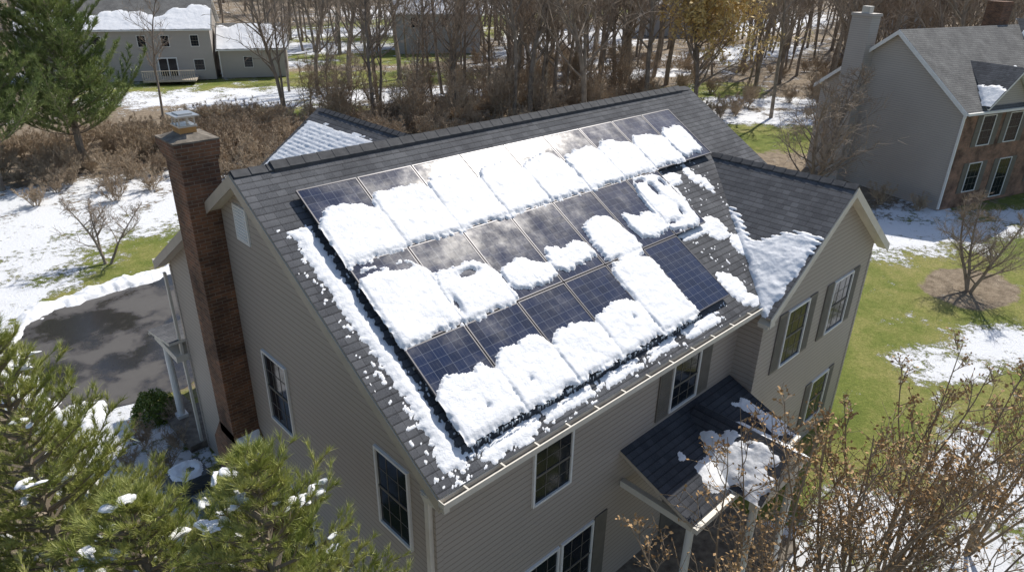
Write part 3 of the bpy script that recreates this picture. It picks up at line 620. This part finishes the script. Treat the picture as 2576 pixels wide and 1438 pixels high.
for (x,y,s,m) in [(20.6,41,.9,0),(21.5,42.5,.85,5),(26,36.5,.85,1),(27,37,.9,6),(35.6,30.6,.85,2),(32,33.5,.8,7),(39.5,29.5,.9,3),(30,42,.95,4),(13.5,47,.7,5),(42,29,.8,6),(23.5,39,.7,7),(41,34,.9,1),(45,33,.9,5),(60,14,.9,6),(63,24,1,0),(37,35,.9,7),(33,38,.9,6),(29,35,.75,5)]:
    me=(big+slim)[m]; place("bare_tree",me,x,y,rg.uniform(0,6.28),s)
place("budding_tree",gold,50,22.6,.5,1.05)
dense=treemesh("yard_tree_mesh",55,M_bark,M_twig,Hh=9,r0=.12,stems=3,nb=20,ns_=7,nt_=6,up=.35,start=.12,twr=.009,brlen=.42,spread=.35)
place("bare_tree",dense,33.0,4.0,1.,1.12); place("bare_tree",dense,26.5,-5.6,2.,.62)
place("bare_tree",small,1.85,19.8,.3,1.05)
BR=empty("brush_thicket")
for k in range(560):
    q=rg.random()
    if q<.42: x,y=rg.uniform(1,20),rg.uniform(27,43)
    elif q<.82:
        s=rg.random(); x,y=12+38*s+rg.uniform(-4,4),38-15*s+rg.uniform(-6,5)
    else: x,y=polar(rg.uniform(15,50),rg.uniform(60,100))
    if not ok(x,y,-1): continue
    if x<9 and y<31.5 and rg.random()<.85: continue
    place("brush",rg.choice(shr),x,y,rg.uniform(0,6.28),rg.uniform(.45,1.0),BR)
for k in range(60):
    s=rg.random(); x,y=24+26*s+rg.uniform(-4,4),36-12*s+rg.uniform(-5,8)
    if ok(x,y): place("sapling",rg.choice(sap),x,y,rg.uniform(0,6.28),rg.uniform(.6,1.1),BR)
bud=[treemesh("budded_mesh",s,M_budtw,M_budtw,leaf=M_bud,ls=.034,lc=1,asp=.65,keep=.85,Hh=6.2,r0=.042,stems=8,nb=10,ns_=4,nt_=3,up=.55,start=.3,spread=.36,twr=.006,brlen=.28) for s in (61,62,63)]
for (x,y,r_,s,k) in [(4.2,-8.1,0,.93,0),(5.6,-8.9,1,1.0,1),(7.2,-8.9,2,1.03,2),(8.8,-8.9,4,1.0,0),(11.2,-9.8,5,.8,1)]:
    place("budding_ornamental_tree",bud[k],x,y,r_,s)
# ------------------------------------------------------------------ conifers
def conifer(name,seed,Hh,R,nwh,per,tuft_n,nl,nw,needle,z0=.12,tstep=.16,droop=.1,upt=.5,topr=.12,trunk=.12,snown=0,zvis=0,cl=1.,spr=.5):
    rg=np.random.default_rng(seed); segs=[(0,0,0,0,0,Hh*.5,trunk,trunk*.6),(0,0,Hh*.5,0,0,Hh,trunk*.6,.012)]; tufts=[]; sn_=[]
    for i in range(nwh):
        fz_=z0+(1-z0)*(i/(nwh-1)); z=Hh*fz_*.985
        if z<zvis: continue
        Rr=(R*((1-fz_)**.75)+topr*R*.5)*(.75+.5*rg.random())
        for k in range(per):
            a=2*math.pi*(k+rg.random()*.9)/per+i*1.3; ln=Rr*(.55+.6*rg.random()); d=nrm(np.array([math.cos(a),math.sin(a),.15+.6*fz_-droop*(1-fz_)]))
            p=np.array([0,0,z+rg.normal()*.05]); n=max(3,int(ln/.35)); st=ln/n
            for s in range(n):
                d=nrm(d+np.array([0,0,.08])+rv(rg)*.08); q=p+d*st; segs.append((*p,*q,.02*(1-s/n)+.006,.02*(1-(s+1)/n)+.005))
                m=max(1,int(st/tstep))
                if s>=n*.2:
                    side=np.cross(d,[0,0,1.]); side/=np.linalg.norm(side)+1e-9
                    for e in range(m):
                        c=p+(q-p)*(e+rg.random())/m; tufts.append((*c,*d))
                        for sg in (-1,1):
                            dd=nrm(d*.8+side*sg*(.5+.5*rg.random())+np.array([0,0,.2+.4*rg.random()])); l2=(.35*ln*(1-s/n)+.12)*(.4+.8*rg.random())*cl; l2=min(l2,.9)
                            segs.append((*c,*(c+dd*l2),.007,.003)); nt2=max(1,int(l2/tstep))
                            for g in range(nt2): tufts.append((*(c+dd*l2*(g+1)/nt2),*dd))
                            if snown and rg.random()<snown: sn_.append((c+dd*l2*.7,dd))
                p=q
            tufts.append((*p,*d))
    tufts.append((0,0,Hh,0,0,1))
    T_=np.array(tufts); n=len(T_); P=np.repeat(T_[:,:3],tuft_n,0); D=np.repeat(T_[:,3:],tuft_n,0); N_=len(P)
    dr=D*(.55+.6*rg.random((N_,1)))+rg.normal(size=(N_,3))*spr+np.array([0,0,upt*.5]); dr/=np.linalg.norm(dr,axis=1,keepdims=True)
    sd_=np.cross(dr,rg.normal(size=(N_,3))); sd_/=np.linalg.norm(sd_,axis=1,keepdims=True); P=P-D*nl*.6*rg.random((N_,1))
    ll=nl*(.7+.5*rg.random((N_,1))); Q=np.stack([P-sd_*nw,P+sd_*nw,P+dr*ll],1).reshape(-1,3); Ft=np.arange(N_*3).reshape(-1,3)
    E=empty(name); obj("needles",npmesh("needles",Q,Ft),E,needle)
    V1,F1=tubes(segs,4); obj("branches",npmesh("branches",V1,F1),E,M_bark)
    if sn_:
        bm=bmesh.new(); r3=random.Random(seed)
        for c,dd in sn_:
            aa=math.atan2(dd[1],dd[0])
            for q in range(r3.randint(2,4)):
                s=r3.uniform(.022,.055); mm=Matrix.Translation(Vector(c)+Vector((r3.uniform(-.09,.09),r3.uniform(-.09,.09),.05)))@Matrix.Rotation(aa+r3.uniform(-.9,.9),4,'Z')@Matrix.Diagonal((s*2.1,s*1.0,s*.45,1))
                rt=bmesh.ops.create_icosphere(bm,subdivisions=2,radius=1,matrix=mm)
                for v in rt['verts']:
                    v.co+=Vector((float(fbm(v.co.x*18+.1,v.co.y*18,2,1)),float(fbm(v.co.y*18,v.co.z*18,2,2)),float(fbm(v.co.x*18,v.co.z*18,2,3))*.6))*s*1.3
        me=bpy.data.meshes.new("snow_clumps"); bm.to_mesh(me); bm.free(); me.polygons.foreach_set("use_smooth",[True]*len(me.polygons)); obj("snow_clumps",me,E,M_snow)
    return E
E=conifer("pine_tree",1,8.1,2.5,32,8,40,.135,.0034,M_needle,snown=.025,tstep=.12,zvis=3.6,upt=.9,spr=.42); E.location=(-3.8,-2.1,0)
E=conifer("pine_tree",2,7.6,2.2,30,9,42,.125,.0032,M_needle,snown=.03,tstep=.12,zvis=4.0,upt=.9,spr=.42,topr=.2); E.location=(-2.35,-5.6,0)
E=conifer("pine_tree",3,7.25,2.6,30,9,42,.125,.0032,M_needle,snown=.03,tstep=.12,zvis=4.0,upt=.9,spr=.42,topr=.2); E.location=(-3.3,-4.9,0)
E=conifer("pine_tree",4,14.8,5.0,32,9,18,.30,.016,M_needleD,z0=.14,tstep=.26,trunk=.22,upt=.8); E.location=(5.2,36.0,0)
E=conifer("pine_tree",5,14,4.6,28,8,18,.30,.016,M_needleD,z0=.18,tstep=.28,trunk=.2,upt=.8); E.location=(.6,34,0)
def bush(name,x,y,r_,h_,n=5000,m=None,ls=.035):
    rg=np.random.default_rng(int(x*10+y*7+200)); d=rg.normal(size=(n,3)); d/=np.linalg.norm(d,axis=1,keepdims=True); d[:,2]=np.abs(d[:,2])
    rr=(.75+.25*rg.random((n,1)))*(1+.25*fbm(d[:,0]*3,d[:,1]*3,3,2))[:,None]; c=d*rr*np.array([r_,r_,h_])+np.array([x,y,.02])
    a=rg.normal(size=(n,3)); a/=np.linalg.norm(a,axis=1,keepdims=True); b_=np.cross(a,rg.normal(size=(n,3))); b_/=np.linalg.norm(b_,axis=1,keepdims=True)
    Q=np.stack([c-a*ls,c+b_*ls*.6,c+a*ls,c-b_*ls*.6],1).reshape(-1,3); obj(name,npmesh(name,Q,np.arange(n*4).reshape(-1,4)),None,m or M_green)
bush("boxwood_shrub",-.35,7.5,.62,.75)
for (x,y,s,k) in [(-1.0,6.4,.38,0),(-.9,5.0,.42,1),(.0,7.0,.3,2),(-1.6,5.6,.33,2),(-1.3,4.4,.3,0),(-.4,5.8,.32,1),(35.2,1.2,.6,0),(35.7,-.6,.5,1)]: place("dry_shrub",shr[k],x,y,k*2.,s)
# AC unit
AC=empty("air_conditioner_unit")
b=MB(); ax0,ax1,ay0,ay1=-1.2,-.42,3.2,3.95
M_ac=varied("ac_paint",(.06,.07,.08),(.08,.09,.1),5,.5)
b.box(ax0,ax1,ay0,ay1,.08,.74)
for k in range(9): b.box(ax0-.012,ax1+.012,ay0-.012,ay1+.012,.12+k*.068,.15+k*.068)
b.obj("cabinet",AC,M_ac)
b=MB(); b.box(ax0-.02,ax1+.02,ay0-.02,ay1+.02,.741,.79)
n=20; cx_,cy_=(ax0+ax1)/2,(ay0+ay1)/2
for q_ in (.1,.2,.3):
    for i in range(n):
        a,c=2*math.pi*i/n,2*math.pi*(i+1)/n
        b.poly([(cx_+q_*math.cos(a),cy_+q_*math.sin(a),.80),(cx_+(q_+.02)*math.cos(a),cy_+(q_+.02)*math.sin(a),.80),(cx_+(q_+.02)*math.cos(c),cy_+(q_+.02)*math.sin(c),.80),(cx_+q_*math.cos(c),cy_+q_*math.sin(c),.80)])
b.obj("fan_top",AC,M_ac)
def fac(A,B): 
    d=.36-np.hypot(A-.39,B-.375)+.12*fbm(A*4,B*4,3,3); return np.minimum(d,np.hypot(A-.5,B-.4)-.1+.08*fbm(A*6,B*6,3,9)),A*0
snowfield("ac_snow",(ax0,ay0,.805),(1,0,0),(0,1,0),(0,0,1),0,.78,0,.75,.025,fac,.05,AC)
UB=empty("utility_box"); b=MB(); b.box(-.95,-.6,2.7,3.0,0,.45); b.box(-.98,-.57,2.67,3.03,.451,.49); b.obj("box",UB,varied("utility_paint",(.12,.16,.2),(.16,.2,.24),6,.5))
# driveway snow berm
def fberm(A,B):
    D=np.full(A.shape,9.)
    for i in range(len(dv)):
        x0,y0=dv[i]; x1,y1=dv[(i+1)%len(dv)]
        if 1<=i<=8: continue
        tt=np.clip(((A-x0)*(x1-x0)+(B-y0)*(y1-y0))/((x1-x0)**2+(y1-y0)**2),0,1); D=np.minimum(D,np.hypot(A-x0-tt*(x1-x0),B-y0-tt*(y1-y0)))
    return .5-D+.6*fbm(A*.9,B*.9,5,2)+.14*fbm(A*4,B*4,2,8),A*0
snowfield("snow_bank",(0,0,.0),(1,0,0),(0,1,0),(0,0,1),-5,14,8,20,.07,fberm,.22,None,.3,.9,.04)
# ------------------------------------------------------------------ neighbour houses
def house(name,ox,oy,ang,ln,dp,ev,pt,side,front,roofm,wins_front=(),wins_gable=(),snowf=None,shut=0):
    """local: x along ridge 0..ln, y depth 0..dp (front eave y=0), gable end at x=0"""
    E=empty(name); M4=Matrix.Translation((ox,oy,0))@Matrix.Rotation(ang,4,'Z')
    tt=math.tan(rad(pt)); mid=dp/2; zr=ev+mid*tt; c,s=math.cos(rad(pt)),math.sin(rad(pt)); oh=.3
    b=MB(); 
    for x in (0,ln):
        P=[(x,0,0),(x,dp,0),(x,dp,ev),(x,mid,zr),(x,0,ev)]; b.poly(P[::-1] if x==0 else P)
    b.poly([(0,dp,0),(0,dp,ev),(ln,dp,ev),(ln,dp,0)]); b.obj("walls",E,side,M4)
    b=MB(); b.poly([(0,0,0),(ln,0,0),(ln,0,ev),(0,0,ev)]); b.obj("front_wall",E,front,M4)
    k=(mid+oh)/c; R3=M4.to_3x3()
    def rs(nm,P,uvs,n_): roofslab(nm,[M4@Vector(p) for p in P],uvs,R3@Vector(n_),.1,E,roofm,M_white)
    ze_=zr-(mid+oh)*tt+.12; zt=zr+.12
    rs("roof_front",[(-oh,mid,zt),(-oh,-oh,ze_),(ln+oh,-oh,ze_),(ln+oh,mid,zt)],[(0,0),(0,-k),(ln,-k),(ln,0)],(0,-s,c))
    rs("roof_back",[(-oh,mid,zt-.002),(ln+oh,mid,zt-.002),(ln+oh,dp+oh,ze_),(-oh,dp+oh,ze_)],[(0,0),(ln,0),(ln,-k),(0,-k)],(0,s,c))
    b=MB()
    for a,e in ((mid,-oh),(mid,dp+oh)):
        b.hexa([(-oh-.03,a,zt-.25),(-oh-.003,a,zt-.25),(-oh-.003,e,ze_-.25),(-oh-.03,e,ze_-.25),(-oh-.03,a,zt-.02),(-oh-.003,a,zt-.02),(-oh-.003,e,ze_-.02),(-oh-.03,e,ze_-.02)])
    b.box(-oh,ln+oh,-oh-.12,-oh-.003,ze_-.13,ze_-.01)
    b.box(-.1,-.003,-.1,-.003,.1,ev-.05)
    b.obj("trim",E,M_white,M4)
    for (a0,a1,z0,z1) in wins_front: window(E,'y',0,a0,a1,z0,z1,shut,M4)
    for (a0,a1,z0,z1) in wins_gable: window(E,'x',0,a0,a1,z0,z1,0,M4)
    if snowf:
        snowfield("roof_snow",M4@Vector((0,mid,zt+.004)),R3@Vector((1,0,0)),R3@Vector((0,-c,-s)),R3@Vector((0,-s,c)),-.2,ln+.2,.1,k-.02,.1,snowf,.07,E,.15)
    return E,M4
angL=math.atan2(-4.1,8.0)
def sL(A,B): return B-2.3-1.7*fbm(A*.5,B*.25,4,3)+.5*np.sin(A*.9),A*0
E,M4=house("neighbour_house",9.2,70.3,angL,16.8,8.5,4.9,30,M_side2,M_side2,M_sh2,wins_front=[(10.1,10.9,3.2,4.3),(12.2,13,3.2,4.3),(14.9,15.7,3.2,4.3),(14.9,15.9,.9,2.0),(6,7,3.2,4.3)],snowf=sL)
b=MB(); b.box(11.6,13.4,-.05,-.003,.1,2.2); b.obj("patio_door_frame",E,M_white,M4)
b=MB(); b.box(11.7,12.45,-.06,-.052,.2,2.1); b.box(12.55,13.3,-.06,-.052,.2,2.1); b.obj("patio_door_glass",E,M_glass,M4)
b=MB(); b.box(10.5,15.2,-3,-.1,.3,.45)
for k in range(24): b.box(10.5+k*.2,10.55+k*.2,-3,-2.95,.45,1.3)
b.box(10.5,15.2,-3.03,-2.92,1.3,1.36); b.obj("deck",E,M_beige,M4)
def sL2(A,B): return B-.5-1.6*fbm(A*.4,B*.4,4,5),A*0
house("neighbour_garage",24.9,62.8,angL,6.5,6.5,2.9,32,M_side2,M_side2,M_sh2,wins_front=[(2.2,3.1,1.0,2.1)],snowf=sL2)
angR=math.atan2(-.30,.954)
def sR(A,B): return np.minimum(B-3.0+1.6*fbm(A*.6,B*.6,4,5),A-5.5+1.2*fbm(A*.8,B*.8,3,9)),A*0
E,M4=house("brick_front_house",36.4,-1.3,angR,20,9.0,5.3,36,M_side2,M_brickF,M_sh2,
    wins_front=[(1.6,2.7,3.3,4.9),(3.9,5.0,3.3,4.9),(1.6,2.7,.8,2.4),(4.2,5.3,.2,2.4),(7.5,8.6,3.3,4.9),(7.5,8.6,.8,2.4)],shut=.4,snowf=sR)
tR=math.tan(rad(36)); R3=M4.to_3x3()
for gxl,gwid,pr in ((3.2,1.9,.0),(10.5,4.0,.6)):
    gz_=5.3+gwid*.85+.3; yr=(gz_-5.3-.1)/tR
    for sg in (-1,1):
        P=[(gxl,-.5-pr,gz_),(gxl,yr,gz_),(gxl+sg*(gwid+.3),-.0-.4,gz_-(gwid+.3)*.85),(gxl+sg*(gwid+.3),-.5-pr,gz_-(gwid+.3)*.85)]
        P=P if sg>0 else P[::-1]
        P=[M4@Vector(p) for p in P]; n_=R3@Vector((sg*.65,0,.76))
        uvm=[(0,0),(3,0),(3,-3),(0,-3)]; uvm=uvm if sg>0 else uvm[::-1]
        roofslab("dormer_roof",P,uvm,n_,.1,E,M_sh,M_white)
    b=MB(); b.poly([(gxl-gwid,-.06-pr,5.2),(gxl+gwid,-.06-pr,5.2),(gxl,-.06-pr,gz_-.15)]); b.obj("dormer_face",E,M_side2,M4)
def sD(A,B): return np.minimum(B-.9,A-.2)+.6*fbm(A*1.2,B*1.2,3,4),A*0
def vlim(f_,zt_,y0_):
    # keep the snow on the triangular part of the dormer roof, in front of the main roof plane
    def g(A,B):
        d,dp_=f_(A,B); zloc=zt_-.65*B; ymax=(zloc-5.3-.2)/tR; return np.minimum(d,(ymax-(A+y0_))*.8),dp_
    return g
gxl,gwid=10.5,4.0; gz_=5.3+gwid*.85+.3
snowfield("dormer_snow",M4@Vector((gxl,-1.1,gz_+.01)),R3@Vector((0,1,0)),R3@Vector((-.76,0,-.65)),R3@Vector((-.65,0,.76)),0,5,0,4.6,.08,vlim(sD,gz_,-1.1),.07,E)
gxl,gwid=3.2,1.9; gz_=5.3+gwid*.85+.3
snowfield("dormer_snow",M4@Vector((gxl,-.5,gz_+.01)),R3@Vector((0,1,0)),R3@Vector((-.76,0,-.65)),R3@Vector((-.65,0,.76)),0,2.4,0,2.7,.06,vlim(lambda A,B:(B-1.5+.5*fbm(A*2.5,B*2.5,3,4),A*0),gz_,-.5),.05,E)
b=MB(); b.box(-.7,0-.004,6.0,7.3,0,9.2); b.box(-.75,.05,5.95,7.35,9.2,9.35); b.obj("side_chimney",E,M_side2,M4)
b=MB(); b.box(-.5,-.2,6.4,6.9,9.35,9.7); b.obj("side_chimney_cap",E,M_metal,M4)
b=MB(); b.box(9.0,9.9,5,6,7,9.9); b.obj("brick_chimney",E,M_brick,M4)
house("distant_house",50,68,rad(-35),11,8,5,33,M_side3,M_side3,M_sh2,wins_front=[(2,3,3.2,4.5),(6,7,3.2,4.5)],snowf=sL2)
house("distant_house",96,62,rad(-40),12,8,5,33,M_side3,M_side3,M_sh2,wins_front=[(2,3,3.2,4.5)],snowf=sL2)
house("distant_house",140,45,rad(-60),12,8,5,33,M_side3,M_side3,M_sh2,snowf=sL2)
